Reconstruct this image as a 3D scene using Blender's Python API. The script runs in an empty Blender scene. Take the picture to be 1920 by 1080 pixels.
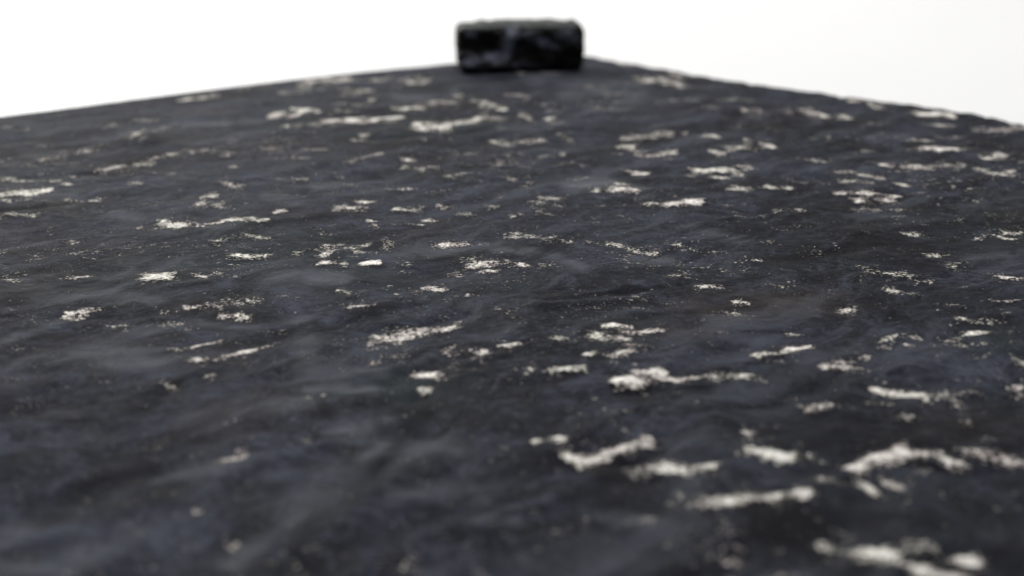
import bpy, math
import numpy as np
from mathutils import Vector, noise as mnoise

MM = 0.001
scene = bpy.context.scene
C = scene.collection

# ------------------------------------------------------------------ camera
T = 3.0                                  # slab thickness, mm
TH = math.atan(810 / 2666.67)
cam_d = bpy.data.cameras.new('camera')
cam = bpy.data.objects.new('camera', cam_d)
C.objects.link(cam)
cam.location = (0, 0, (88 + T) * MM)
cam.rotation_euler = (math.pi / 2 - TH, 0, 0)
cam_d.sensor_width = 36
cam_d.lens = 50
cam_d.clip_start = 0.005
cam_d.clip_end = 50
cam_d.dof.use_dof = True
cam_d.dof.focus_distance = 0.318
cam_d.dof.aperture_fstop = 14.5
cam_d.dof.aperture_blades = 0
scene.camera = cam

# ------------------------------------------------------------------- world
w = bpy.data.worlds.new('World')
scene.world = w
w.use_nodes = True
bg = w.node_tree.nodes['Background']
bg.inputs['Color'].default_value = (0.97, 0.985, 1.0, 1)
bg.inputs['Strength'].default_value = 0.30

# ------------------------------------------------------------------- lamps
def area(name, loc, target, size, size_y, power, col):
    d = bpy.data.lights.new(name, 'AREA')
    d.shape = 'RECTANGLE'
    d.size, d.size_y, d.energy, d.color = size, size_y, power, col
    o = bpy.data.objects.new(name, d)
    C.objects.link(o)
    o.location = loc
    o.rotation_euler = (Vector(target) - Vector(loc)).to_track_quat('-Z', 'Y').to_euler()
    return o

area('window_light', (-0.75, 1.75, 0.75), (0, 0.45, 0), 0.8, 0.5, 13, (1.0, 0.985, 0.96))
area('ceiling_light', (0.0, 0.75, 1.9), (0, 0.6, 0), 0.9, 0.9, 31, (1.0, 0.99, 0.98))

scene.view_settings.view_transform = 'Standard'
scene.view_settings.look = 'None'
scene.view_settings.exposure = 0
scene.view_settings.gamma = 1
scene.view_settings.use_curve_mapping = False

# ------------------------------------------------------- surface data (mm)
# wear marks, folds and pale smears of the slab: half width, half depth, strength,
# and the polyline each follows on the slab's face
FLECKS = [
    (1.03, 5.11, 0.75, (-125.9, 532.9, -112.9, 545.4)),
    (1.29, 6.72, 0.60, (-107.8, 568.0, -97.8, 572.1)),
    (1.54, 8.22, 0.85, (-84.2, 575.0, -67.1, 586.5)),
    (0.95, 4.36, 0.95, (-85.0, 499.6, -75.9, 501.8)),
    (0.96, 4.45, 0.95, (-80.0, 510.6, -69.6, 507.3)),
    (1.11, 5.02, 1.10, (-64.5, 486.9, -52.0, 491.1, -39.3, 495.3)),
    (0.91, 3.99, 0.65, (-77.8, 477.8, -65.3, 478.8)),
    (1.27, 5.61, 0.75, (-136.9, 479.8)),
    (0.87, 3.68, 0.60, (-127.8, 457.8, -125.1, 458.7)),
    (1.58, 6.72, 0.85, (-123.4, 462.4)),
    (1.04, 4.35, 0.65, (-118.9, 455.1)),
    (1.08, 4.73, 0.65, (-117.9, 471.0, -115.4, 475.9)),
    (0.84, 3.41, 0.55, (-135.4, 439.3, -129.2, 441.0)),
    (0.96, 3.75, 0.65, (-153.3, 420.6)),
    (0.97, 3.83, 0.60, (-143.6, 423.0, -136.3, 425.3)),
    (0.46, 1.69, 0.70, (-146.2, 397.6, -135.5, 397.6)),
    (0.46, 1.72, 0.80, (-129.3, 399.8, -126.6, 401.9)),
    (1.26, 4.84, 0.68, (-120.4, 406.2, -113.8, 413.7, -107.7, 421.4)),
    (0.82, 3.29, 0.68, (-108.9, 426.1, -101.4, 432.6, -92.5, 437.6)),
    (0.66, 2.62, 0.70, (-88.7, 431.0, -85.7, 431.0)),
    (1.01, 3.56, 1.05, (-138.6, 375.7, -132.5, 376.9, -127.5, 380.8)),
    (0.57, 1.95, 0.60, (-136.3, 368.8, -127.5, 368.2)),
    (1.04, 3.73, 0.60, (-82.7, 392.1, -74.9, 386.7)),
    (1.01, 3.50, 0.80, (-82.9, 375.0, -79.8, 373.8)),
    (0.84, 2.84, 0.66, (-83.1, 365.8, -72.7, 362.8)),
    (0.93, 3.02, 0.92, (-87.7, 343.7, -80.0, 344.7)),
    (0.67, 2.16, 0.90, (-81.9, 341.5, -72.1, 345.3)),
    (0.67, 2.19, 0.95, (-70.8, 345.8, -61.8, 347.5)),
    (0.55, 1.84, 0.85, (-61.1, 355.8, -58.2, 357.6)),
    (0.53, 1.69, 0.85, (-92.5, 340.5, -91.8, 341.0)),
    (0.68, 2.26, 0.58, (-130.3, 353.6, -121.4, 353.6)),
    (0.67, 2.71, 0.55, (-78.4, 438.5, -71.9, 439.3)),
    (0.67, 2.70, 0.55, (-65.1, 438.5, -58.8, 438.5)),
    (0.76, 2.78, 0.60, (-60.6, 395.5, -58.3, 395.5)),
    (0.52, 1.61, 0.50, (-113.3, 334.3, -110.9, 332.8)),
    (0.51, 1.56, 0.75, (-107.1, 327.8, -104.5, 326.3, -102.1, 327.8)),
    (0.49, 1.43, 0.63, (-110.3, 311.0, -106.2, 311.9)),
    (0.74, 2.19, 0.75, (-98.0, 313.7, -93.8, 315.0)),
    (0.81, 2.29, 1.00, (-80.6, 297.7, -73.8, 297.3)),
    (0.73, 2.18, 0.95, (-64.6, 313.2, -56.3, 314.6)),
    (0.64, 1.96, 0.62, (-72.0, 328.3, -67.2, 327.8)),
    (0.77, 2.39, 0.58, (-65.0, 331.8, -56.2, 330.8)),
    (0.62, 1.87, 0.75, (-50.7, 317.8, -45.1, 319.6)),
    (0.39, 1.23, 0.75, (-47.5, 337.9, -46.0, 335.3)),
    (0.39, 1.22, 0.70, (-77.6, 333.8)),
    (0.54, 1.42, 1.10, (-90.1, 272.4, -86.7, 275.2)),
    (0.43, 1.11, 1.05, (-88.1, 271.3, -86.6, 271.3)),
    (0.33, 0.87, 0.75, (-86.3, 275.9, -81.7, 277.7)),
    (0.54, 1.44, 0.66, (-67.3, 275.9, -61.0, 276.6)),
    (0.54, 1.42, 0.75, (-62.2, 277.3, -58.5, 275.2)),
    (0.88, 2.33, 0.64, (-58.5, 281.0, -53.1, 278.4)),
    (0.53, 1.38, 0.90, (-58.5, 271.0, -52.2, 270.3)),
    (0.43, 1.13, 0.70, (-71.1, 273.4, -69.4, 273.8)),
    (0.31, 0.77, 0.85, (-75.9, 260.9)),
    (0.31, 0.78, 0.85, (-74.3, 261.3)),
    (0.40, 0.97, 0.85, (-63.5, 249.8, -58.8, 251.9)),
    (0.40, 0.99, 0.80, (-57.8, 253.4, -54.5, 254.6)),
    (0.48, 1.12, 0.92, (-58.1, 242.2, -53.9, 241.7)),
    (0.59, 1.41, 0.90, (-53.0, 244.2, -49.3, 248.0, -46.0, 251.9)),
    (0.39, 0.92, 0.70, (-61.2, 243.9, -59.8, 244.5)),
    (0.47, 1.07, 0.62, (-54.0, 234.3, -51.9, 234.8)),
    (0.46, 1.03, 0.82, (-60.9, 231.4, -58.6, 230.6)),
    (0.84, 2.43, 0.90, (-43.1, 308.8, -37.7, 306.6)),
    (0.75, 2.25, 0.80, (-44.1, 314.6, -39.8, 319.6)),
    (0.50, 1.53, 0.75, (-39.4, 321.5, -34.0, 323.9)),
    (0.75, 2.27, 0.65, (-31.0, 325.8, -27.7, 321.5)),
    (0.60, 1.75, 1.10, (-33.6, 307.5, -30.0, 307.9)),
    (0.63, 1.93, 0.82, (-18.2, 323.9, -10.1, 325.4)),
    (0.96, 2.80, 0.82, (-10.6, 307.9, -1.8, 307.9)),
    (0.47, 1.36, 0.95, (-7.1, 302.7, -2.7, 302.7)),
    (0.48, 1.38, 0.95, (0.6, 307.0, 3.2, 306.2)),
    (0.36, 1.07, 0.80, (-13.9, 311.0)),
    (0.58, 1.65, 0.72, (-12.9, 300.2, -11.2, 298.5)),
    (0.51, 1.60, 0.65, (-1.3, 331.3, 1.9, 331.8)),
    (0.77, 2.38, 0.72, (3.2, 332.3, 11.5, 329.8)),
    (0.63, 1.91, 0.60, (17.8, 326.8, 21.4, 323.4)),
    (0.87, 2.59, 0.70, (22.0, 323.9, 33.4, 317.8)),
    (0.56, 1.55, 0.88, (-21.4, 286.6, -17.9, 288.2)),
    (0.45, 1.23, 0.75, (-17.5, 288.2, -13.0, 287.4)),
    (0.44, 1.18, 0.65, (-24.9, 285.5, -23.4, 281.0)),
    (0.56, 1.53, 0.65, (-36.4, 286.6, -33.7, 286.6)),
    (0.55, 1.45, 0.65, (-34.0, 276.6, -28.2, 277.7)),
    (0.33, 0.90, 0.85, (-11.9, 282.8, -11.1, 283.2)),
    (0.45, 1.21, 1.00, (-9.2, 284.3)),
    (0.33, 0.89, 0.80, (24.6, 284.7, 28.0, 281.3)),
    (0.44, 1.18, 0.95, (27.8, 281.0)),
    (0.32, 0.54, 0.80, (-3.3, 275.5, 0.5, 267.9)),
    (0.32, 0.84, 0.90, (-0.2, 273.1)),
    (0.42, 1.08, 0.70, (-11.8, 266.5, -10.6, 267.9)),
    (1.02, 2.54, 0.95, (-26.4, 255.9, -20.5, 258.7, -12.4, 261.9)),
    (1.24, 3.09, 1.00, (-22.5, 258.1, -18.0, 260.6)),
    (0.88, 2.10, 0.62, (-23.3, 246.5, -18.4, 246.5)),
    (0.48, 1.13, 0.70, (-25.8, 242.8, -24.6, 242.8)),
    (0.79, 1.90, 0.75, (-12.6, 248.3, -4.5, 248.9)),
    (0.50, 1.19, 0.85, (-9.1, 249.8, -6.9, 249.5)),
    (0.60, 1.46, 0.95, (-1.5, 251.6, 0.8, 252.2)),
    (0.85, 1.93, 0.90, (-17.1, 237.8, -13.0, 235.4)),
    (0.76, 1.73, 0.55, (-11.6, 238.6, -7.6, 236.7)),
    (0.64, 1.41, 1.30, (-15.5, 227.6, -14.6, 227.1)),
    (0.57, 1.31, 0.68, (0.6, 237.5, 1.9, 237.5)),
    (0.67, 1.54, 0.75, (3.6, 238.6)),
    (0.57, 1.31, 1.00, (6.6, 237.2, 13.0, 238.1)),
    (0.59, 1.38, 0.92, (14.5, 246.5, 18.5, 245.1, 21.9, 247.7)),
    (0.60, 1.43, 0.66, (20.3, 249.2, 25.0, 249.8)),
    (0.52, 1.31, 1.00, (17.7, 263.2, 24.1, 263.2)),
    (0.81, 1.98, 0.85, (15.1, 258.1, 21.2, 254.9)),
    (0.82, 2.05, 0.68, (20.6, 259.7, 28.8, 260.0)),
    (0.61, 1.50, 0.72, (8.1, 255.9, 9.7, 256.2)),
    (0.61, 1.48, 0.62, (11.4, 254.9, 12.6, 254.6)),
    (0.83, 1.88, 1.05, (17.7, 232.7, 22.3, 231.7, 26.4, 235.6)),
    (0.57, 1.30, 1.05, (21.7, 235.9, 26.4, 236.4)),
    (0.65, 1.48, 1.00, (26.2, 233.8, 30.8, 233.2)),
    (0.56, 1.28, 0.97, (30.7, 232.7, 41.2, 234.3)),
    (0.56, 1.27, 0.66, (43.4, 233.2)),
    (0.59, 1.66, 0.58, (33.8, 297.7, 38.7, 299.8)),
    (0.57, 1.57, 0.80, (39.6, 290.5, 45.2, 290.5)),
    (0.46, 1.26, 0.90, (42.7, 290.9)),
    (0.48, 1.42, 0.72, (52.8, 311.4, 56.8, 310.1)),
    (0.47, 1.37, 0.60, (46.3, 304.0, 48.7, 304.0)),
    (0.55, 1.45, 0.80, (45.7, 279.9, 48.4, 278.4)),
    (0.93, 2.64, 0.72, (77.6, 304.9, 80.8, 298.5)),
    (0.58, 1.64, 0.68, (82.0, 299.8, 87.5, 297.7)),
    (0.69, 1.92, 0.74, (87.4, 294.5, 90.4, 293.7)),
    (0.79, 2.13, 0.78, (79.0, 288.5, 83.8, 285.9)),
    (0.60, 1.75, 0.70, (96.5, 303.2, 102.9, 307.9)),
    (0.51, 1.60, 0.75, (111.1, 331.3, 112.4, 330.8)),
    (0.64, 2.00, 0.85, (117.6, 332.8, 120.2, 331.3)),
    (0.57, 1.60, 0.95, (104.6, 294.5, 110.9, 293.7)),
    (0.44, 1.16, 0.62, (67.7, 277.7, 70.5, 278.4)),
    (0.33, 0.88, 0.60, (95.8, 280.2, 104.6, 279.5)),
    (0.41, 1.04, 0.65, (53.6, 260.3, 55.6, 261.3)),
    (0.79, 1.89, 0.92, (44.6, 246.5, 48.6, 248.3)),
    (0.60, 1.45, 1.03, (50.1, 249.8, 56.0, 251.9)),
    (0.61, 1.52, 0.85, (68.3, 254.6, 74.5, 257.8, 77.3, 255.9)),
    (0.60, 1.43, 0.78, (68.8, 251.3, 70.3, 250.1)),
    (0.40, 0.96, 0.82, (73.2, 251.9, 74.7, 251.0)),
    (0.71, 1.76, 0.68, (81.5, 254.3, 86.0, 256.8)),
    (0.61, 1.53, 1.00, (88.0, 259.0, 91.4, 258.7)),
    (0.50, 1.21, 0.70, (81.7, 251.6, 88.2, 251.9)),
    (0.67, 1.54, 0.88, (55.7, 238.6, 61.5, 238.3)),
    (0.48, 1.12, 0.72, (57.3, 242.5, 61.8, 241.7)),
    (0.49, 1.15, 0.75, (63.1, 243.6, 65.3, 244.2)),
    (0.50, 1.22, 0.50, (76.8, 254.9, 78.4, 253.4)),
    (0.59, 1.39, 0.60, (85.4, 245.4, 87.4, 245.4)),
    (0.58, 1.34, 0.90, (90.8, 242.5, 92.6, 240.8)),
    (0.73, 1.60, 1.08, (61.9, 227.6, 65.3, 226.0, 69.2, 224.3)),
    (0.71, 1.53, 0.64, (47.6, 222.8, 53.5, 220.9)),
    (0.73, 1.60, 0.62, (71.7, 224.6, 78.9, 226.0)),
    (1.03, 2.15, 0.56, (74.1, 222.1, 73.2, 212.8)),
    (0.64, 1.43, 0.85, (86.2, 228.3, 88.6, 229.1)),
    (0.62, 1.34, 0.60, (60.3, 222.8, 62.8, 220.9)),
    (0.61, 1.28, 0.60, (63.3, 215.1, 65.4, 215.8)),
    (0.73, 1.45, 0.97, (35.3, 202.9, 37.9, 200.5, 42.7, 199.9)),
    (0.67, 1.38, 0.68, (36.4, 206.3, 37.7, 208.0)),
    (0.68, 1.40, 0.88, (37.9, 210.4)),
    (0.65, 1.30, 0.60, (44.0, 200.5, 48.2, 201.1)),
    (0.67, 1.35, 0.95, (6.7, 205.9, 7.5, 205.4)),
    (0.89, 1.75, 1.10, (7.8, 200.9, 10.1, 198.9)),
    (0.82, 1.61, 1.10, (10.1, 198.9, 13.9, 200.5, 17.3, 202.5)),
    (0.75, 1.51, 1.00, (13.9, 200.5, 21.7, 205.4)),
    (1.12, 2.16, 0.85, (19.0, 193.9, 23.1, 195.4)),
    (0.79, 1.52, 0.88, (23.0, 194.6, 26.1, 193.9, 30.9, 196.9)),
    (0.70, 1.33, 0.75, (18.4, 191.4, 18.7, 190.9)),
    (0.91, 1.67, 1.00, (26.8, 183.4, 31.7, 183.9, 36.3, 184.2, 42.3, 186.7)),
    (0.68, 1.26, 0.75, (23.8, 185.5, 24.7, 185.1)),
    (0.63, 1.19, 0.78, (43.7, 191.4, 46.4, 191.6)),
    (1.05, 2.07, 1.10, (50.9, 195.0, 55.1, 198.9, 59.9, 201.9)),
    (0.57, 1.14, 0.85, (59.9, 202.1, 67.2, 201.5)),
    (0.81, 1.59, 0.95, (66.2, 199.7, 67.6, 198.9)),
    (0.82, 1.63, 0.95, (69.0, 202.1, 73.1, 202.1, 78.1, 198.9)),
    (0.70, 1.30, 0.76, (51.2, 189.0, 52.4, 188.7)),
    (0.77, 1.45, 0.92, (54.9, 191.4, 56.6, 188.7)),
    (0.72, 1.39, 0.62, (59.8, 193.9, 62.7, 195.8)),
    (0.71, 1.23, 0.98, (41.8, 172.3, 42.5, 172.0)),
    (0.64, 1.09, 0.74, (43.3, 171.2, 45.2, 170.1)),
    (1.05, 1.79, 1.20, (46.7, 170.4, 49.5, 168.9)),
    (0.83, 1.40, 1.00, (48.1, 167.5, 50.6, 166.6)),
    (0.85, 1.44, 0.75, (52.7, 170.4, 55.3, 169.7)),
    (0.82, 1.37, 1.05, (51.7, 164.3, 53.5, 164.6)),
    (0.82, 1.35, 0.80, (54.3, 163.6, 57.5, 162.9)),
    (0.83, 1.41, 1.00, (58.6, 167.0, 59.6, 167.0)),
    (0.90, 1.78, 0.80, (-42.4, 202.5, -41.2, 200.9)),
    (0.73, 1.44, 0.62, (-44.1, 198.9, -42.2, 199.7)),
    (0.67, 1.21, 1.00, (-44.1, 180.8)),
    (0.64, 1.11, 0.90, (-37.6, 172.0, -37.1, 172.0)),
    (0.71, 1.24, 0.80, (-17.1, 172.3)),
    (0.45, 0.98, 0.68, (-34.6, 224.1, -34.0, 224.1)),
    (0.45, 0.99, 0.70, (-31.7, 224.6, -31.1, 224.6)),
    (0.67, 1.36, 0.80, (3.4, 206.7)),
    (0.57, 1.13, 0.58, (0.0, 200.7, 2.0, 200.7)),
    (0.73, 1.30, 0.52, (15.0, 177.0, 19.8, 177.5)),
    (0.97, 4.54, 0.75, (-43.6, 512.9, -32.5, 512.9)),
    (1.25, 6.36, 0.60, (-64.7, 545.4, -55.4, 555.8)),
    (1.00, 4.85, 0.62, (-54.4, 530.5, -52.4, 530.5)),
    (1.53, 8.06, 0.76, (-43.3, 582.1, -34.2, 580.7)),
    (1.45, 6.33, 1.08, (-32.9, 476.8, -22.0, 476.8)),
    (1.11, 4.98, 1.05, (-18.6, 482.8, -11.7, 489.0)),
    (1.11, 5.00, 0.70, (-11.2, 494.2, -2.8, 490.0)),
    (0.98, 4.68, 0.92, (-11.2, 523.3, -7.9, 521.0, -2.9, 512.9)),
    (1.12, 5.08, 0.80, (3.4, 499.6, 6.2, 494.2)),
    (0.93, 4.24, 0.68, (12.3, 494.2, 15.0, 494.2)),
    (0.90, 3.90, 0.58, (-4.5, 472.9, -2.7, 472.9)),
    (0.86, 3.56, 0.78, (-7.2, 451.5, -1.4, 450.6)),
    (0.69, 2.86, 0.70, (-0.9, 447.9, 10.6, 451.5)),
    (0.87, 3.71, 0.76, (-49.4, 461.5, -47.6, 460.6)),
    (0.82, 3.27, 0.68, (-48.8, 419.0, -40.7, 431.0)),
    (0.81, 3.16, 0.76, (-33.6, 423.0, -29.8, 423.0)),
    (0.94, 3.56, 0.60, (-32.2, 411.4, -26.3, 409.2)),
    (0.62, 2.29, 0.60, (-19.9, 400.5, -15.1, 401.9)),
    (0.64, 2.48, 0.55, (-5.1, 419.0, -1.6, 419.0)),
    (0.46, 1.68, 0.78, (-0.8, 396.2, 1.5, 396.2)),
    (0.45, 1.64, 0.90, (4.2, 390.7, 6.5, 391.4)),
    (0.44, 1.60, 0.80, (2.4, 386.7, 3.9, 386.0)),
    (1.13, 6.19, 0.72, (2.3, 603.0, 4.5, 603.0)),
    (0.62, 2.31, 1.10, (33.7, 404.1, 38.9, 403.3)),
    (0.73, 2.60, 0.98, (22.7, 380.8, 27.8, 381.4, 33.5, 379.5)),
    (0.74, 2.67, 0.68, (29.5, 388.0, 35.2, 386.7)),
    (0.70, 2.38, 0.78, (35.0, 364.0, 42.3, 364.0)),
    (0.71, 2.43, 1.08, (42.4, 364.6, 50.7, 367.6)),
    (1.30, 6.88, 0.95, (51.6, 585.0, 57.8, 579.2)),
    (1.51, 7.91, 0.80, (60.9, 583.6, 66.5, 575.0)),
    (0.94, 5.31, 0.80, (47.5, 635.6, 52.4, 625.5)),
    (1.12, 6.04, 0.85, (67.0, 600.0, 69.6, 595.4)),
    (1.06, 4.52, 0.72, (35.9, 454.2, 52.0, 464.3)),
    (0.84, 3.45, 0.90, (32.9, 443.6, 38.3, 443.6)),
    (0.65, 2.56, 0.80, (37.7, 430.2, 41.9, 426.1)),
    (0.83, 3.33, 0.95, (41.6, 427.7, 50.7, 435.1)),
    (1.20, 5.02, 0.50, (15.9, 466.2, 18.9, 452.4)),
    (0.57, 1.96, 0.70, (-44.1, 367.0, -36.7, 369.4)),
    (0.70, 2.35, 0.87, (-46.2, 361.0, -37.6, 361.0)),
    (0.69, 2.33, 0.73, (-30.8, 359.9, -23.3, 359.9)),
    (0.56, 1.89, 0.60, (-19.6, 363.4, -15.8, 362.8)),
    (0.55, 1.82, 0.60, (-15.1, 354.7, -9.9, 354.7)),
    (0.68, 2.24, 0.66, (0.0, 353.0, 2.7, 352.4)),
    (0.70, 2.35, 0.58, (-6.7, 361.6, -3.5, 361.6)),
    (0.99, 3.40, 0.60, (4.9, 364.6, 13.0, 367.6)),
    (0.83, 2.77, 0.58, (6.2, 358.1, 9.7, 357.6)),
    (0.53, 1.71, 0.85, (-36.3, 348.0, -34.5, 343.1)),
    (0.54, 1.74, 0.75, (-21.5, 348.6, -16.6, 346.4)),
    (0.53, 1.70, 0.66, (-26.2, 343.7, -22.2, 342.1)),
    (0.96, 4.49, 0.70, (83.7, 509.5, 89.3, 509.5)),
    (0.96, 4.45, 0.58, (96.2, 507.3, 99.6, 507.3)),
    (1.14, 5.23, 0.97, (105.2, 501.8, 110.0, 501.8)),
    (0.93, 4.24, 0.98, (115.0, 495.3, 117.4, 494.2)),
    (0.75, 3.39, 0.60, (110.3, 494.2, 112.2, 494.2)),
    (1.00, 4.85, 0.68, (125.6, 530.5, 130.4, 530.5)),
    (1.17, 5.57, 0.90, (132.9, 532.9, 132.7, 518.6)),
    (0.97, 4.60, 0.75, (134.0, 518.6, 135.4, 516.3)),
    (0.95, 4.36, 0.98, (143.7, 501.8, 155.1, 501.8)),
    (0.70, 2.96, 0.70, (62.7, 461.5, 67.7, 460.6)),
    (0.99, 3.92, 0.87, (61.8, 432.6, 65.2, 431.0)),
    (0.84, 3.44, 0.68, (66.8, 438.5, 72.8, 442.7)),
    (0.84, 3.44, 0.75, (73.5, 441.0, 80.0, 442.7)),
    (0.84, 3.45, 0.98, (80.0, 444.4, 82.4, 443.6)),
    (0.69, 2.89, 0.60, (75.1, 454.2, 78.5, 454.2)),
    (0.78, 2.95, 0.97, (52.6, 407.0, 64.7, 407.7)),
    (0.62, 2.31, 0.90, (64.0, 403.3, 66.7, 403.3)),
    (0.89, 3.17, 0.76, (60.2, 384.7, 66.7, 384.7)),
    (0.93, 3.48, 0.64, (93.7, 404.8, 99.2, 404.1)),
    (0.76, 2.83, 0.76, (99.3, 400.5, 106.5, 399.0)),
    (0.75, 2.75, 0.60, (92.7, 393.5, 102.4, 392.8)),
    (0.58, 2.05, 0.93, (88.0, 378.8, 96.0, 378.8, 104.0, 375.7)),
    (1.01, 3.50, 0.76, (91.7, 372.5, 102.3, 373.8)),
    (0.56, 1.87, 0.64, (89.2, 361.6, 98.9, 360.5)),
    (0.60, 2.17, 0.80, (107.5, 389.4, 110.1, 390.0)),
    (0.67, 2.70, 0.75, (125.9, 441.0, 130.2, 438.5)),
    (0.83, 3.38, 1.02, (130.2, 438.5, 139.5, 438.5)),
    (0.67, 2.74, 0.66, (141.5, 441.0, 144.6, 441.9)),
    (0.63, 2.42, 0.85, (109.4, 415.2, 118.8, 413.7)),
    (1.27, 4.86, 0.68, (118.8, 413.7, 133.3, 414.4)),
    (0.78, 2.97, 0.70, (135.1, 409.9, 137.3, 409.2)),
    (0.98, 3.88, 0.93, (143.3, 424.5, 151.3, 428.5)),
    (0.77, 2.87, 0.82, (137.6, 400.5, 145.6, 401.9)),
    (0.90, 3.94, 0.66, (154.8, 469.0, 174.0, 475.9)),
    (0.73, 3.20, 0.75, (170.8, 480.8, 173.6, 479.8)),
    (0.55, 1.84, 0.90, (71.9, 355.8, 74.5, 357.6)),
    (0.54, 1.77, 0.70, (56.7, 351.3, 58.8, 350.2)),
    (0.55, 1.83, 0.60, (67.1, 354.7, 70.0, 355.8)),
]
CREASES = [
    (0.78, 2.34, -1.20, (-132.6, 358.1, -125.0, 360.5, -117.3, 367.0)),
    (0.87, 2.92, -1.60, (-126.1, 401.9, -120.2, 405.5)),
    (0.90, 3.12, -1.60, (-114.1, 416.7, -108.3, 420.6)),
    (0.63, 1.52, -0.80, (6.6, 281.3, 21.3, 285.9, 37.8, 292.5)),
    (0.93, 2.22, 0.70, (4.4, 276.6, 21.0, 281.3, 37.1, 286.6)),
    (1.57, 4.21, -0.70, (58.1, 310.5, 79.5, 319.6, 96.4, 326.8)),
    (1.08, 3.00, 0.50, (75.1, 322.0, 95.1, 331.3)),
    (1.49, 2.84, -1.00, (-64.2, 211.7, -60.1, 219.7, -58.4, 231.7)),
    (2.05, 8.14, -0.50, (155.2, 494.2, 172.2, 483.9)),
    (1.16, 2.96, -0.70, (-111.8, 297.7, -99.3, 302.7, -78.3, 304.0)),
    (1.05, 2.41, -0.80, (-102.4, 270.6, -89.6, 270.6, -67.8, 273.1)),
    (1.33, 3.41, 0.80, (-55.9, 297.7, -47.5, 304.0, -32.1, 292.9)),
    (1.23, 4.70, -0.80, (-44.9, 455.1, -17.6, 464.3)),
    (1.33, 5.49, -0.60, (-140.5, 509.5, -95.2, 503.9)),
    (1.08, 3.58, -0.60, (-33.6, 398.3, -46.1, 401.9)),
    (1.12, 1.94, -1.60, (60.0, 199.1, 62.4, 196.2, 67.2, 196.2)),
    (0.89, 1.77, -1.20, (17.3, 227.6, 33.8, 227.6)),
    (1.01, 1.76, -1.40, (9.6, 196.2, 17.7, 197.1, 23.0, 202.1)),
    (0.89, 2.02, -0.90, (-8.6, 271.3, -14.8, 267.2, -23.0, 264.5)),
    (1.26, 2.46, -1.50, (-16.2, 224.1, -15.3, 224.6)),
    (1.87, 5.38, 0.70, (61.3, 370.7, 74.6, 344.7, 88.1, 334.3)),
    (1.58, 4.85, -0.90, (87.9, 355.8, 118.9, 367.6, 138.0, 373.8)),
    (1.87, 5.38, 0.60, (31.1, 334.3, 58.6, 344.7, 74.6, 319.6)),
    (1.52, 2.99, 0.80, (-35.7, 222.1, -23.6, 225.8, -16.3, 225.8)),
    (2.24, 3.88, -1.00, (-69.4, 183.4, -56.8, 196.2, -46.8, 206.3)),
    (2.60, 4.35, 1.00, (-61.3, 172.0, -47.1, 188.7, -36.1, 202.1)),
    (2.74, 4.48, -1.20, (-35.5, 167.5, -25.6, 183.4, -16.7, 206.3)),
    (2.58, 4.27, 1.00, (-28.1, 168.9, -19.9, 186.9, -9.0, 202.1)),
    (1.70, 3.19, -1.00, (-20.8, 196.2, -8.7, 215.1)),
    (2.15, 3.56, 0.60, (-4.3, 175.1, 10.7, 186.9)),
    (1.46, 2.74, -0.90, (45.5, 217.4, 55.5, 215.1, 69.0, 219.7)),
    (1.92, 5.71, 0.40, (73.6, 326.8, 82.4, 355.8)),
    (2.24, 9.69, 0.40, (8.8, 583.6, 48.0, 530.5)),
    (1.46, 3.31, -0.50, (42.4, 254.9, 56.4, 264.5)),
    (1.27, 2.51, -1.00, (49.7, 229.6, 54.6, 227.1)),
]
LEFT_EDGE = [(23.8, 671.7), (-2.4, 653.2), (-26.1, 635.6), (-72.3, 603.0), (-111.2, 569.4), (-146.3, 534.1), (-181.3, 499.6), (-219.5, 458.7)]
RIGHT_EDGE = [(23.8, 671.7), (36.7, 655.0), (45.7, 644.3), (72.7, 606.2), (98.8, 572.1), (118.3, 551.9), (140.0, 530.5), (155.6, 515.2), (173.9, 489.0), (210.4, 446.2)]
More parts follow.
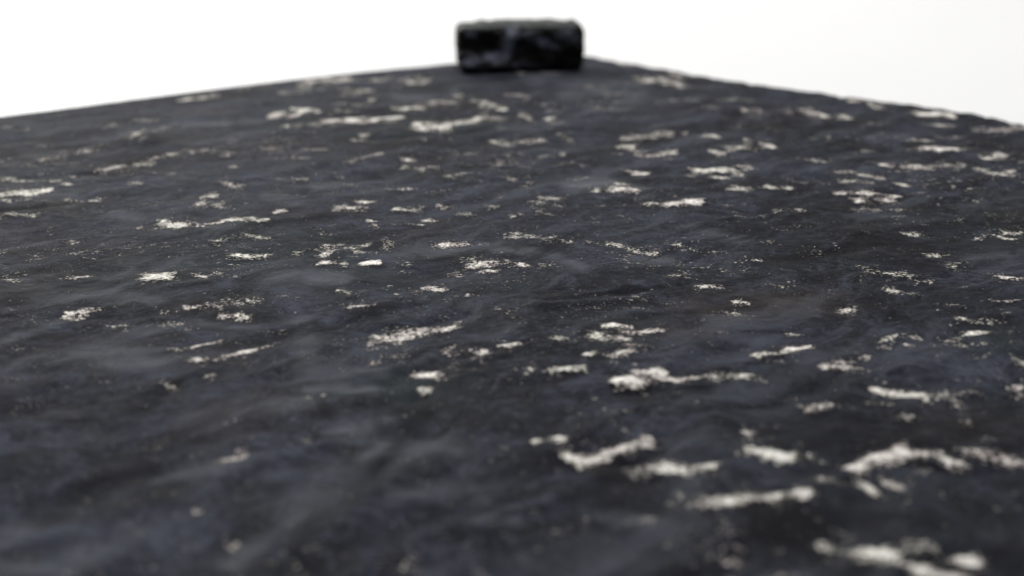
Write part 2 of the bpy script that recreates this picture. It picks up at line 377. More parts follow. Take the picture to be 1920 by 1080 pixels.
PALE_SMEARS = [  # soft lighter grey patches
    (4.19, 9.49, 0.80, (17.1, 386.7, 25.4, 390.0, 35.0, 380.1)),
    (2.43, 7.43, 0.60, (43.8, 528.1, 60.6, 536.6)),
    (1.55, 4.53, 0.60, (26.9, 509.5, 42.5, 511.8)),
    (2.20, 6.10, 0.60, (-110.9, 479.8, -98.9, 483.9)),
    (2.34, 4.16, 0.70, (-53.2, 295.7, -46.9, 299.8, -36.9, 294.5)),
    (4.22, 6.12, 0.50, (-77.1, 248.9, -65.1, 240.3)),
    (1.96, 3.65, 0.50, (-3.7, 319.6, 9.8, 315.0)),
    (1.90, 3.41, 0.50, (12.1, 310.5, 15.4, 304.0)),
    (1.94, 3.55, 0.55, (28.0, 312.8, 36.3, 310.5)),
    (1.79, 3.05, 0.50, (-97.6, 289.7, -85.2, 285.9)),
    (2.14, 3.47, 0.35, (40.2, 267.9, 47.1, 271.3)),
    (1.52, 2.18, 0.35, (-29.7, 240.3, -22.8, 237.5)),
    (2.25, 2.74, 0.60, (-46.0, 194.2, -42.6, 197.1)),
    (3.40, 3.98, 0.60, (-31.2, 180.0, -27.8, 188.7, -25.4, 194.2)),
    (2.75, 3.58, 0.55, (-27.0, 208.4, -20.6, 212.8)),
    (2.75, 3.58, 0.50, (-52.1, 215.1, -46.4, 212.8)),
    (3.19, 3.50, 0.60, (-68.7, 172.7, -67.3, 175.1)),
    (2.83, 3.03, 0.50, (-57.7, 164.6, -55.2, 170.4)),
    (3.94, 4.91, 0.40, (-16.6, 204.2, -8.2, 202.1)),
    (2.16, 2.53, 0.45, (-12.3, 186.9, -4.6, 188.7)),
    (1.76, 1.95, 0.40, (-4.4, 178.3, 0.0, 177.5)),
    (1.47, 2.06, 0.60, (-34.6, 227.1, -29.5, 230.1)),
    (1.29, 1.81, 0.60, (-29.3, 228.3, -24.0, 230.9)),
    (2.04, 2.26, 0.50, (14.0, 178.3, 21.2, 176.7)),
    (1.96, 3.65, 0.40, (104.1, 310.5, 112.8, 315.0)),
    (2.33, 2.56, 0.35, (66.6, 175.1, 69.8, 175.9)),
    (1.79, 4.07, 0.50, (-54.9, 386.7, -47.9, 390.0)),
    (2.26, 4.85, 0.40, (-66.1, 373.8, -56.6, 367.6)),
    (2.55, 4.95, 0.40, (44.7, 339.4, 53.6, 329.3)),
    (2.16, 4.44, 0.50, (-107.9, 358.7, -94.7, 350.2)),
    (2.86, 7.73, 0.30, (-5.4, 475.9, 7.1, 471.0)),
    (5.13, 16.65, 0.35, (8.8, 583.6, 51.3, 569.4)),
    (2.43, 7.43, 0.50, (-45.0, 542.9, -32.3, 536.6)),
    (2.19, 2.27, 0.50, (-65.9, 164.6, -56.8, 163.8, -51.4, 175.1)),
    (2.19, 2.60, 0.60, (-36.6, 166.0, -29.7, 180.0, -25.0, 191.4, -20.1, 206.3)),
    (1.60, 1.94, 0.50, (-51.7, 191.4, -44.8, 196.2, -41.1, 202.1)),
    (2.83, 3.79, 0.50, (-46.9, 215.1, -43.3, 219.7, -35.7, 222.1)),
    (2.65, 3.81, 0.40, (-42.3, 267.9, -35.1, 237.5, -30.3, 237.5)),
    (2.11, 3.39, 0.40, (-97.0, 254.9, -88.8, 267.9)),
    (1.83, 2.12, 0.45, (-16.9, 186.9, -8.4, 186.0, 1.6, 192.3)),
    (4.13, 12.95, 0.40, (20.4, 542.9, 49.6, 549.3)),
    (1.78, 3.01, 0.45, (-99.7, 282.1, -84.7, 284.0, -73.1, 282.1)),
    (1.68, 2.68, 0.35, (-73.4, 261.3, -63.1, 266.2, -50.2, 264.5)),
    (2.02, 3.85, 0.40, (-19.8, 317.3, -3.8, 324.4)),
]
STAINS_SHADE = [  # broad dark coating patches, then shade painted into creases and pits
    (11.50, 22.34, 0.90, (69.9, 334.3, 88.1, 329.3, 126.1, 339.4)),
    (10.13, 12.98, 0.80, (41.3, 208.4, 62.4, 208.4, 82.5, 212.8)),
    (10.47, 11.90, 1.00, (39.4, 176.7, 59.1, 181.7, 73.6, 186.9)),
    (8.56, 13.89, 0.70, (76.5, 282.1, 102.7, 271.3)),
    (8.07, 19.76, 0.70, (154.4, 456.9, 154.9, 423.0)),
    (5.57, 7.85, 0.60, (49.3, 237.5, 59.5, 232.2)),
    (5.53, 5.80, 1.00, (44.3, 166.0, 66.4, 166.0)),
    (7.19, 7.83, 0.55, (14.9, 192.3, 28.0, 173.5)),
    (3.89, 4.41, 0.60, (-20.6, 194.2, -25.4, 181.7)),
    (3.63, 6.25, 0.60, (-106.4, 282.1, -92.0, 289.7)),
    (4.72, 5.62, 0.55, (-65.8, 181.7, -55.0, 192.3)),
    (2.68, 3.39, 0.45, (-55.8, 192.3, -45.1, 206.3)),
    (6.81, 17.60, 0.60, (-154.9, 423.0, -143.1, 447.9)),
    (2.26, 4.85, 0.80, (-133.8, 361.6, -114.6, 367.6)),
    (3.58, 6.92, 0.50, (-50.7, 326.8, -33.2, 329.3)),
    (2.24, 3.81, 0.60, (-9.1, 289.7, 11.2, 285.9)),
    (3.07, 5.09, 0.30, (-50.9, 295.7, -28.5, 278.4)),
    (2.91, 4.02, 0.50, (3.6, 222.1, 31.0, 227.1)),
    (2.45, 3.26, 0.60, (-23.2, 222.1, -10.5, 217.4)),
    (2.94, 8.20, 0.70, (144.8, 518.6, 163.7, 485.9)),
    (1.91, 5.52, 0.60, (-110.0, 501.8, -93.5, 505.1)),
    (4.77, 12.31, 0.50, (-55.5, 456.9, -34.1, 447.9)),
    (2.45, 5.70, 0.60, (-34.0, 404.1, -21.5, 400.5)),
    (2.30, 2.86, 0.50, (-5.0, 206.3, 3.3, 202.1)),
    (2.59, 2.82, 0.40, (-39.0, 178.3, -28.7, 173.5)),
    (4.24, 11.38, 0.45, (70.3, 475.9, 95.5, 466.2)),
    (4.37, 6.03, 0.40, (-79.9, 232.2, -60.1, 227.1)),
    (1.11, 2.34, 1.50, (-132.6, 358.1, -125.0, 360.5, -117.3, 367.0)),  # narrow strokes along the creases: groove shade put into the colour
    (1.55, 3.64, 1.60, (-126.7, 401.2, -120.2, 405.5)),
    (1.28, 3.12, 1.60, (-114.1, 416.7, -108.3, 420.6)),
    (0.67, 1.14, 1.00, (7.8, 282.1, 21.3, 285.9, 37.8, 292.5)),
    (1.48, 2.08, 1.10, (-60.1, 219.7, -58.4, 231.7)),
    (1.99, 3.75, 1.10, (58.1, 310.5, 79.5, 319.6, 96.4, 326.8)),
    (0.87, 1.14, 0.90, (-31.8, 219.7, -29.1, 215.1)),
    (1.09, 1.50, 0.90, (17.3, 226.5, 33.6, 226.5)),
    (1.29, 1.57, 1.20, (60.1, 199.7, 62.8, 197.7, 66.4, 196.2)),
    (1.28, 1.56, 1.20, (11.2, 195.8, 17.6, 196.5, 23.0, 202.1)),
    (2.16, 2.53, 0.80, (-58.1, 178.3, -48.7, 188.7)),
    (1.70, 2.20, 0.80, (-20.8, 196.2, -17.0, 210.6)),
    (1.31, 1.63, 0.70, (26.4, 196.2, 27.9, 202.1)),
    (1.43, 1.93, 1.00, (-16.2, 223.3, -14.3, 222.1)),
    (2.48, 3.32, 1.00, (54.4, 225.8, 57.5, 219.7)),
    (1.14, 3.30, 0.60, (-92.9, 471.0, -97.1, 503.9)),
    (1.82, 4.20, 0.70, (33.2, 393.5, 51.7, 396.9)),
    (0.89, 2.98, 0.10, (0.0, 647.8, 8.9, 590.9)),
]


RUST = [(9, 9, .9, (42, 277, 60, 280)), (6, 6, .5, (24, 262, 36, 262)), (10, 20, .35, (-95, 430, -70, 440)),
        (8, 8, .4, (70, 215, 80, 212)), (7, 9, .35, (-48, 215, -40, 220))]
# ----------------------------------------------------------------- helpers
def perlin(x, y, seed):
    rng = np.random.RandomState(seed)
    ang = rng.rand(256, 256) * 2 * np.pi
    gx, gy = np.cos(ang), np.sin(ang)
    xi, yi = np.floor(x).astype(int), np.floor(y).astype(int)
    xf, yf = x - xi, y - yi
    u = xf**3 * (xf * (xf * 6 - 15) + 10)
    v = yf**3 * (yf * (yf * 6 - 15) + 10)
    def g(a, b):
        ii, jj = (xi + a) & 255, (yi + b) & 255
        return gx[ii, jj] * (xf - a) + gy[ii, jj] * (yf - b)
    n0 = g(0, 0) * (1 - u) + g(1, 0) * u
    n1 = g(0, 1) * (1 - u) + g(1, 1) * u
    return (n0 * (1 - v) + n1 * v) * 1.5

def smooth(a, b, t):
    t = np.clip((t - a) / (b - a), 0, 1)
    return t * t * (3 - 2 * t)

def stroke_field(x, y, strokes, shape, mode='max'):
    out = np.zeros_like(x)
    for a, b, wgt, pts in strokes:
        P = [(pts[i], pts[i + 1]) for i in range(0, len(pts), 2)]
        if len(P) == 1:
            P = P * 2
        px = [p[0] for p in P]; py = [p[1] for p in P]
        m = ((x > min(px) - 4.3 * a) & (x < max(px) + 4.3 * a) &
             (y > min(py) - 4.3 * b) & (y < max(py) + 4.3 * b))
        idx = np.nonzero(m)
        if len(idx[0]) == 0:
            continue
        X, Y = x[idx] / a, y[idx] / b
        best = np.full(X.shape, 1e9)
        for (x0, y0), (x1, y1) in zip(P[:-1], P[1:]):
            x0, x1, y0, y1 = x0 / a, x1 / a, y0 / b, y1 / b
            dx, dy = x1 - x0, y1 - y0
            L = dx * dx + dy * dy + 1e-12
            t = np.clip(((X - x0) * dx + (Y - y0) * dy) / L, 0, 1)
            best = np.minimum(best, np.hypot(X - x0 - t * dx, Y - y0 - t * dy))
        val = wgt * shape(best)
        if mode == 'max':
            out[idx] = np.maximum(out[idx], val)
        else:
            out[idx] += val
    return out

class Mat:
    def __init__(s, name):
        s.m = bpy.data.materials.new(name)
        s.m.use_nodes = True
        s.t = s.m.node_tree
        s.b = s.t.nodes['Principled BSDF']
    def n(s, typ, **kw):
        nd = s.t.nodes.new(typ)
        for k, v in kw.items():
            setattr(nd, k, v)
        return nd
    def put(s, sock, v):
        if isinstance(v, bpy.types.NodeSocket):
            s.t.links.new(v, sock)
        elif v is not None:
            sock.default_value = v
    def noise(s, vec, scale, detail=2, rough=.5, dist=0):
        nd = s.n('ShaderNodeTexNoise')
        s.put(nd.inputs['Vector'], vec)
        nd.inputs['Scale'].default_value = scale
        nd.inputs['Detail'].default_value = detail
        nd.inputs['Roughness'].default_value = rough
        nd.inputs['Distortion'].default_value = dist
        return nd.outputs['Fac']
    def math(s, op, a, b=None, c=None):
        nd = s.n('ShaderNodeMath', operation=op)
        for i, v in enumerate((a, b, c)):
            s.put(nd.inputs[i], v)
        return nd.outputs[0]
    def step(s, v, a, b, lo=0., hi=1.):
        nd = s.n('ShaderNodeMapRange', interpolation_type='SMOOTHSTEP')
        s.put(nd.inputs['Value'], v)
        nd.inputs['From Min'].default_value = a
        nd.inputs['From Max'].default_value = b
        nd.inputs['To Min'].default_value = lo
        nd.inputs['To Max'].default_value = hi
        return nd.outputs['Result']
    def mix(s, f, a, b):
        nd = s.n('ShaderNodeMix', data_type='RGBA')
        s.put(nd.inputs['Factor'], f)
        s.put(nd.inputs['A'] if False else nd.inputs[6], a)
        s.put(nd.inputs[7], b)
        return nd.outputs[2]
    def bump(s, h, dist, strength=1., normal=None):
        nd = s.n('ShaderNodeBump')
        nd.inputs['Distance'].default_value = dist
        nd.inputs['Strength'].default_value = strength
        s.put(nd.inputs['Height'], h)
        if normal is not None:
            s.put(nd.inputs['Normal'], normal)
        return nd.outputs[0]

def grid_mesh(name, co, nu, nv):
    """co: (nu*nv,3); quad grid"""
    i = np.arange((nu - 1) * (nv - 1))
    a = (i // (nv - 1)) * nv + i % (nv - 1)
    faces = np.stack([a, a + 1, a + nv + 1, a + nv], 1)
    return co, faces

def mesh_from(name, co, faces, smooth_shade=True):
    me = bpy.data.meshes.new(name)
    me.vertices.add(len(co))
    me.vertices.foreach_set('co', np.ascontiguousarray(co, dtype=np.float32).ravel())
    me.loops.add(faces.size)
    me.loops.foreach_set('vertex_index', np.ascontiguousarray(faces, dtype=np.int32).ravel())
    me.polygons.add(len(faces))
    me.polygons.foreach_set('loop_start', np.arange(len(faces), dtype=np.int32) * 4)
    me.polygons.foreach_set('use_smooth', np.full(len(faces), smooth_shade))
    me.update(calc_edges=True)
    me.validate()
    return me

# --------------------------------------------------- tabletop and backdrop
m = Mat('white_tabletop')
tc = m.n('ShaderNodeTexCoord').outputs['Object']
n1 = m.noise(tc, 3.0, 4)
m.put(m.b.inputs['Base Color'], m.mix(n1, (.735, .735, .73, 1), (.77, .768, .755, 1)))
m.b.inputs['Roughness'].default_value = .55
m.put(m.b.inputs['Normal'], m.bump(m.noise(tc, 900, 3), .0001, .3))
# a seamless sweep: flat, then a soft curve up into the back
prof = [(-1.2, 0), (1.6, 0)]
for k in range(1, 13):
    a = k / 12 * math.pi / 2
    prof.append((1.6 + .5 * math.sin(a), .5 - .5 * math.cos(a)))
prof.append((2.1, 2.4))
co = []
for (yy, zz) in prof:
    co += [(-2.6, yy, zz), (2.6, yy, zz)]
fc = [(2 * i, 2 * i + 1, 2 * i + 3, 2 * i + 2) for i in range(len(prof) - 1)]
me = mesh_from('white_surface', np.array(co), np.array(fc))
o = bpy.data.objects.new('white_surface', me)
C.objects.link(o)
me.materials.append(m.m)
o['kind'] = 'structure'

# -------------------------------------------------------------- black slab
Cx, Cy = LEFT_EDGE[0]
def edge(pts, length, step):
    pts = [np.array(p) for p in pts]
    d = pts[-1] - pts[2]
    d = d / np.hypot(*d)
    pts.append(pts[-1] + d * 700)
    P = np.array(pts)
    L = np.concatenate([[0], np.cumsum(np.hypot(*np.diff(P, axis=0).T))])
    s = np.arange(0, length, step)
    return np.stack([np.interp(s, L, P[:, 0]), np.interp(s, L, P[:, 1])], 1), s

STEP = 0.95
E1, s1 = edge(LEFT_EDGE, 620, STEP)
E2, s2 = edge(RIGHT_EDGE, 620, STEP)
nu, nv = len(s1), len(s2)
X = E1[:, None, 0] + E2[None, :, 0] - Cx
Y = E1[:, None, 1] + E2[None, :, 1] - Cy
S = np.broadcast_to(s1[:, None], X.shape)
R = np.broadcast_to(s2[None, :], X.shape)

# outline: the left edge is cut straight, the right edge is torn
rag = 1.8 * perlin(R / 17, R * 0 + .5, 3) + 2.0 * perlin(R / 6, R * 0 + .5, 4) + 1.1 * perlin(R / 2.2, R * 0 + .3, 5)
rag2 = .4 * perlin(S / 15, S * 0 + .5, 6) + .35 * perlin(S / 4, S * 0 + .5, 7)
X = X + rag * np.exp(-S / 9) * .7 + rag2 * np.exp(-R / 6) * -.7
Y = Y + rag * np.exp(-S / 9) * .7 + rag2 * np.exp(-R / 6) * .7

def fbm(x, y, seed, octs):
    r, a, tot = 0, 1, 0
    for k in range(octs):
        r = r + a * perlin(x * 2**k, y * 2**k, seed + k); tot += a; a *= .5
    return r / tot

# relief
wx = X + 6 * perlin(X / 30, Y / 30, 20)
wy = Y + 6 * perlin(X / 30, Y / 30, 21)
u_ = (wx * .72 + wy * .69)       # folds of the left foreground run up to the right
v_ = (-wx * .69 + wy * .72)
Z = 1.3 * fbm(wx / 62, wy / 62, 30, 2)
Z += .75 * (0.5 - np.abs(fbm(wx / 30, wy / 24, 40, 3)) * 2)
Z += .9 * (1 - 2.6 * np.abs(perlin(u_ / 42, v_ / 13, 50))) * (.4 + .6 * smooth(330, 200, Y))
Z += .22 * fbm(wx / 8, wy / 8, 60, 3)
# fine wrinkles gathered in bands
band = smooth(-.1, .5, perlin(X / 50, Y / 50, 70))
Z += band * .22 * (1 - 2 * np.abs(perlin(wx / 7, wy / 3.4, 71)))
Z += .06 * perlin(X / 1.9, Y / 1.9, 80)
Z += stroke_field(X, Y, CREASES, lambda d: np.exp(-d * d * 1.1), 'add') * .9

# wear
rg = np.random.RandomState(11)
EXTRA = []
for _ in range(260):
    ex, ey = rg.uniform(-200, 200), rg.uniform(190, 660)
    if abs(ex) > ey * .38 or (ey < 250 and ex < 30):
        continue
    q_ = ey / 300
    ea, eb = rg.uniform(.5, 2.0) * q_, rg.uniform(.8, 2.2) * q_
    an = rg.uniform(-.5, .5); ln = rg.uniform(0, 6) * q_
    EXTRA.append((ea, eb, rg.uniform(.42, .72), (ex, ey, ex + ln * math.cos(an), ey + ln * math.sin(an))))
jx = X + .7 * fbm(X / 3.2, Y / 3.2, 90, 2) + .9 * perlin(X / 9, Y / 9, 92)
farj = np.clip(Y / 300, .6, 2.2)
jy = Y + (1.3 * fbm(X / 3.2, Y / 3.2, 93, 2) + 1.1 * perlin(X / 9, Y / 9, 95)) * farj
wear = stroke_field(jx, jy, FLECKS + EXTRA, lambda d: .74 * (1 - smooth(.1, 1.9, d)) + .38 * (1 - smooth(.6, 4.0, d)))
wear = np.where(wear > .95, wear - .08, wear * .92)
wear = wear * (.98 + .5 * perlin(X / 4.5, Y / 6, 110))
halo = stroke_field(X, Y, FLECKS, lambda d: 1 - smooth(.6, 3.0, d))
pale_smear = stroke_field(jx, jy, PALE_SMEARS, lambda d: 1 - smooth(0, 1.6, d))
core = stroke_field(jx, jy, FLECKS, lambda d: 1 - smooth(.3, 1.8, d))
Z += core * (.14 + .45 * perlin(X / 2.6, Y / 2.6, 97))
Z -= (halo - core).clip(0) * .12
stain_shade = stroke_field(jx, jy, STAINS_SHADE, lambda d: 1 - smooth(0, 1.7, d))
stain_shade = np.maximum(stain_shade, .55 * halo)  # coating also darker in a ring around each fleck

# lumps on the torn edge
lump = np.exp(-S / 7) * .5 * (1.5 * perlin(R / 19, S / 14, 98) + 1.1 * perlin(R / 6, S / 5, 99) + .4 * perlin(R / 2, S / 2, 100))
Z += lump * smooth(20, 90, R) * 1.5
# flatten where the stone stands and round over the rims
Z *= .62
Z *= 1 - .75 * np.exp(-R / 14) - .35 * np.exp(-S / 10)
Z *= 1 - .8 * np.exp(-(((X - 5) / 34)**2 + ((Y - 628) / 26)**2)**2)
rim = np.minimum(S, R)
Z -= 1.0 * np.exp(-rim / 1.2)
Z = np.maximum(Z, -T + .5)
co = np.stack([X * MM, Y * MM, (Z + T) * MM], -1).reshape(-1, 3)
co_g, fc = grid_mesh('slab', co, nu, nv)
fc = fc[:, ::-1]
# skirt down to the table and a bottom
ring = np.concatenate([np.arange(nv), np.arange(1, nu) * nv + nv - 1,
                       (nu - 1) * nv + np.arange(nv - 2, -1, -1), np.arange(nu - 2, 0, -1) * nv])
base = len(co)
low = co[ring].copy(); low[:, 2] = .0002
k = np.arange(len(ring)); k2 = (k + 1) % len(ring)
sk = np.stack([ring[k], ring[k2], base + k2, base + k], 1)
co_all = np.concatenate([co, low]); fc_all = np.concatenate([fc, sk])
me = mesh_from('worn_slab', co_all, fc_all)
def attr(name, arr):
    full = np.zeros(len(co_all), dtype=np.float32)
    full[:base] = arr.reshape(-1)
    full[base:] = full[ring] * .4
    a = me.attributes.new(name, 'FLOAT', 'POINT')
    a.data.foreach_set('value', full)
attr('wear', wear); attr('pale_smear', pale_smear); attr('stain_shade', stain_shade)
attr('rust', stroke_field(jx, jy, RUST, lambda d: 1 - smooth(0, 1.8, d)))
slab = bpy.data.objects.new('worn_slab', me)
C.objects.link(slab)
slab['label'] = 'large dark charcoal slab with wrinkled surface and scattered worn cream patches, lying on the white surface'
slab['category'] = 'slab'

m = Mat('black_worn_coating')
tc = m.n('ShaderNodeTexCoord').outputs['Object']
wr = m.n('ShaderNodeAttribute', attribute_name='wear').outputs['Fac']
sc = m.n('ShaderNodeAttribute', attribute_name='pale_smear').outputs['Fac']
# coating colour
warp = m.n('ShaderNodeTexNoise'); m.put(warp.inputs['Vector'], tc); warp.inputs['Scale'].default_value = 28
va = m.n('ShaderNodeVectorMath', operation='MULTIPLY_ADD')
m.put(va.inputs[0], warp.outputs['Color']); va.inputs[1].default_value = (.03, .03, .03); m.put(va.inputs[2], tc)
wv = va.outputs[0]
nA = m.noise(wv, 16, 5, .6)
nB = m.noise(wv, 75, 6, .68)
nE = m.noise(wv, 210, 6, .7)
nC = m.noise(tc, 11, 2, .5)
nD = m.noise(tc, 350, 4, .7)
col = m.mix(m.step(nA, .38, .64), (.0062, .0068, .0110, 1), (.028, .031, .044, 1))
col = m.mix(m.math('MULTIPLY', m.step(nB, .48, .68), .75), col, (.070, .075, .096, 1))
col = m.mix(m.math('MULTIPLY', m.step(nB, .48, .36), .7), col, (.007, .007, .010, 1))
col = m.mix(m.math('MULTIPLY', m.step(nE, .52, .66), .45), col, (.078, .084, .110, 1))
col = m.mix(m.math('MULTIPLY', m.step(nE, .48, .36), .7), col, (.006, .006, .009, 1))
nF = m.noise(wv, 700, 5, .75)
col = m.mix(m.math('MULTIPLY', m.step(nF, .54, .66), .4), col, (.10, .10, .11, 1))
col = m.mix(m.math('MULTIPLY', m.step(nF, .50, .40), .6), col, (.006, .006, .008, 1))
col = m.mix(m.math('MULTIPLY', m.step(nC, .52, .70), .35), col, (.030, .021, .034, 1))
col = m.mix(m.math('MULTIPLY', m.step(m.noise(wv, 20, 3), .56, .70), .40), col, (.020, .034, .033, 1))
col = m.mix(m.math('MULTIPLY', m.step(m.noise(wv, 9, 3), .60, .75), .5), col, (.046, .036, .028, 1))
col = m.mix(m.math('MULTIPLY', m.step(nD, .5, .7), .35), col, (.075, .075, .080, 1))
scn = m.math('MULTIPLY', sc, m.step(m.noise(wv, 90, 4, .6), .25, .7, .35, 1.))
col = m.mix(m.math('MULTIPLY', scn, .9), col, (.165, .17, .185, 1))
mp = m.n('ShaderNodeMapping')
m.put(mp.inputs['Vector'], wv)
mp.inputs['Rotation'].default_value = (0, 0, -.80)
mq = m.n('ShaderNodeMapping')
m.put(mq.inputs['Vector'], mp.outputs[0])
mq.inputs['Scale'].default_value = (22, 120, 20)
nS = m.noise(mq.outputs[0], 1.0, 5, .62)
col = m.mix(m.math('MULTIPLY', m.step(nS, .50, .68), .65), col, (.070, .074, .088, 1))
col = m.mix(m.math('MULTIPLY', m.step(nS, .48, .34), .65), col, (.006, .006, .010, 1))
st = m.n('ShaderNodeAttribute', attribute_name='stain_shade').outputs['Fac']
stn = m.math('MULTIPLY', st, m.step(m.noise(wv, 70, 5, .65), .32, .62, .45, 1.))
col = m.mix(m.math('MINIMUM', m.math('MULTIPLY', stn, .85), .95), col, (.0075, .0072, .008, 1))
hs = m.n('ShaderNodeMix', data_type='RGBA', blend_type='MULTIPLY')
hs.inputs[0].default_value = 1
m.put(hs.inputs[6], col); hs.inputs[7].default_value = (.86, .885, .94, 1)
col = hs.outputs[2]
br = m.n('ShaderNodeAttribute', attribute_name='rust').outputs['Fac']
col = m.mix(m.math('MULTIPLY', br, m.step(nB, .35, .6, .1, .5)), col, (.055, .040, .030, 1))
# worn ground showing through: ragged, grainy threshold on the wear map
g1 = m.noise(tc, 1350, 5, .75)
g2 = m.noise(tc, 260, 4, .65)
gr = m.math('ADD', m.math('MULTIPLY', m.math('SUBTRACT', g1, .5), 3.9), m.math('MULTIPLY', m.math('SUBTRACT', g2, .5), 2.1))
spray = m.math('MULTIPLY', m.step(m.noise(wv, 38, 4, .65), .46, .62), m.step(m.noise(tc, 9, 2), .38, .6, .3, 1.))
wr = m.math('MAXIMUM', wr, m.math('MULTIPLY', spray, .345))
val = m.math('ADD', wr, gr)
mask = m.step(val, .56, .84)
stray = m.step(m.noise(tc, 430, 2, .5), .755, .79)
strayarea = m.step(m.noise(tc, 14, 2), .5, .62)
mask = m.math('MAXIMUM', mask, m.math('MULTIPLY', m.math('MULTIPLY', stray, strayarea), .7))
tint = m.mix(m.step(m.noise(tc, 60, 3), .4, .6), (.56, .50, .47, 1), (.54, .525, .46, 1))
cream = m.mix(m.step(val, .66, 1.0), (.15, .135, .125, 1), tint)
cream = m.mix(m.step(val, .95, 1.5), cream, (.95, .93, .87, 1))
full = m.mix(mask, col, cream)
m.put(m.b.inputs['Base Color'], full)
m.put(m.b.inputs['Roughness'], m.math('ADD', m.step(nB, .3, .7, .60, .82), m.math('MULTIPLY', mask, .15)))
m.b.inputs['Specular IOR Level'].default_value = .05
b1 = m.bump(m.noise(wv, 240, 7, .7), .0012, .9)
b2 = m.bump(mask, .00035, .8, b1)
m.put(m.b.inputs['Normal'], b2)
me.materials.append(m.m)

# ------------------------------------------------------------- black stone
def rounded_box(hx, hy, hz, r, n):
    vs, fs, key = [], [], {}
    def vid(p):
        k = tuple(round(c, 6) for c in p)
        if k not in key:
            key[k] = len(vs); vs.append(p)
        return key[k]
    for ax in range(3):
        for sg in (-1, 1):
            a, b = (ax + 1) % 3, (ax + 2) % 3
            for i in range(n):
                for j in range(n):
                    q = []
                    for (di, dj) in ((0, 0), (1, 0), (1, 1), (0, 1)):
                        p = [0, 0, 0]; p[ax] = float(sg)
                        p[a] = -1 + 2 * (i + di) / n; p[b] = -1 + 2 * (j + dj) / n
                        q.append(vid(tuple(p)))
                    fs.append(q if sg > 0 else q[::-1])
    out = []
    for p in vs:
        P = Vector((p[0] * hx, p[1] * hy, p[2] * hz))
        core = Vector((max(-hx + r, min(hx - r, P.x)), max(-hy + r, min(hy - r, P.y)), max(-hz + r, min(hz - r, P.z))))
        d = P - core
        out.append(core + d.normalized() * r if d.length > 1e-6 else P)
    return out, fs

vs, fs = rounded_box(27.0, 13.5, 9.4, 3.7, 64)
nv_ = []
for p in vs:
    q = Vector(p)
    # irregular block: pinched plan, a step at the top left, leaning sides
    q.x *= 1 + .012 * (q.z / 10)
    if q.z > 0:
        q.z += .9 * (1 / (1 + math.exp(-(q.x + 18) * 1.1))) * (q.z / 10.6) * (1 if q.y > -4 else .35)
        q.z -= .25 * (q.x - 5) / 28 * (q.z / 10.6)
    if q.z < 0:
        q.y -= 3.5 / (1 + math.exp((q.x + 4) * .25)) * (1 if q.y < 0 else 0) * min(1, -q.z / 6)
    s_ = q * .11
    f1 = abs(mnoise.noise(s_ * 1.1 + Vector((3, 7, 1))))
    f2 = mnoise.noise(q * .38 + Vector((1, 2, 9)))
    f3 = mnoise.noise(q * 1.1)
    n_ = Vector((q.x * .15, q.y, q.z * .5)).normalized()
    flat = 1.0 if abs(q.y) > 9 else .45
    q += n_ * ((.25 - f1) * 2.6 * flat + f2 * .55 * flat + f3 * .14)
    q.z = max(q.z, -9.6)
    nv_.append(q)
co = np.array([[c * MM for c in p] for p in nv_])
me = mesh_from('stone_block', co, np.array(fs))
VEINS = [(2.3, 2.0, .7, (-3.5, 7.5, -5.5, 3, -7.5, -1.5, -11, -3)), (1.6, 1.2, .8, (-11, -3, -15, -2.5)),
         (2.2, 1.8, .7, (-23, -4, -20, -4.5)), (2.4, 1.2, .8, (9, 3, 14, 1.5)), (1.6, 1.4, .6, (-22, 7)),
         (2.6, 1.6, .45, (18, 6.5, 22, 5)), (3, .9, .35, (2, 7, 5, 5)), (5, 1, .3, (-2, -6, 4, -7)), (4, 1, .3, (-18, -8))]
qn = np.array([tuple(p) for p in nv_])
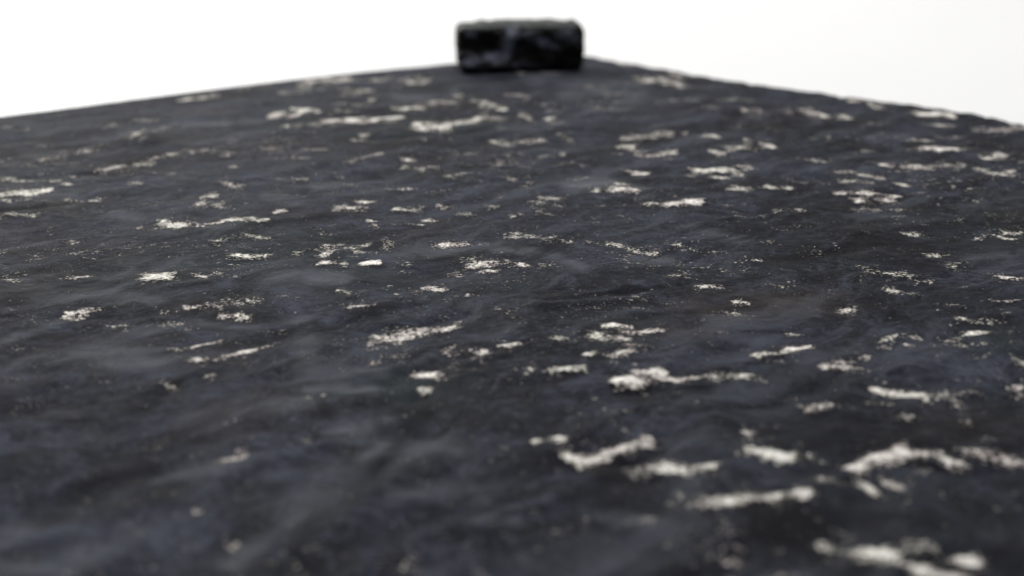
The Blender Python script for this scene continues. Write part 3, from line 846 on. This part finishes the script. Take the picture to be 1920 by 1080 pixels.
vx = qn[:, 0] + 1.4 * perlin(qn[:, 0] / 3 + 5, qn[:, 2] / 3 + 5, 200) + .8 * perlin(qn[:, 0] / 1.1 + 5, qn[:, 2] / 1.1 + 5, 201)
vz = qn[:, 2] + 1.0 * perlin(qn[:, 0] / 3 + 9, qn[:, 2] / 3 + 9, 202)
va_ = me.attributes.new('vein', 'FLOAT', 'POINT')
va_.data.foreach_set('value', (stroke_field(vx, vz, VEINS, lambda d: 1 - smooth(0, 1.9, d)) * (qn[:, 1] < 8)).astype(np.float32))
stone = bpy.data.objects.new('stone_block', me)
C.objects.link(stone)
stone.location = (3.0 * MM, 619 * MM, (T + 9.6 - .2) * MM)
stone.rotation_euler = (0, math.radians(-.4), math.radians(5))
stone['label'] = 'small near-black rough stone block with rounded corners on the far corner of the slab'
stone['category'] = 'stone block'
m = Mat('black_stone')
tc = m.n('ShaderNodeTexCoord').outputs['Object']
a = m.noise(tc, 75, 3, .55, .8)
b = m.noise(tc, 420, 4, .65)
col = m.mix(m.math('MULTIPLY', m.step(a, .55, .75), .3), (.002, .002, .0025, 1), (.06, .055, .06, 1))
vn = m.n('ShaderNodeAttribute', attribute_name='vein').outputs['Fac']
col = m.mix(m.math('MULTIPLY', vn, m.step(a, .3, .6, .5, 1.)), col, (.16, .17, .23, 1))
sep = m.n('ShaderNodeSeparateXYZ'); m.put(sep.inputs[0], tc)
top_sheen = m.math('MULTIPLY', m.step(m.math('ADD', sep.outputs['Z'], m.math('MULTIPLY', m.math('SUBTRACT', m.noise(tc, 420, 4, .65), .5), .003)), .0090, .0100), .8)
col = m.mix(m.math('MULTIPLY', m.step(b, .58, .75), .3), col, (.030, .026, .022, 1))
col = m.mix(top_sheen, col, (.062, .068, .066, 1))  # grey top of the block: grazing sheen painted into the colour
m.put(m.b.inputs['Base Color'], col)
m.put(m.b.inputs['Roughness'], m.step(b, .3, .7, .45, .7))
m.b.inputs['Specular IOR Level'].default_value = .12
m.put(m.b.inputs['Normal'], m.bump(m.noise(tc, 260, 5, .65), .0008, .8))
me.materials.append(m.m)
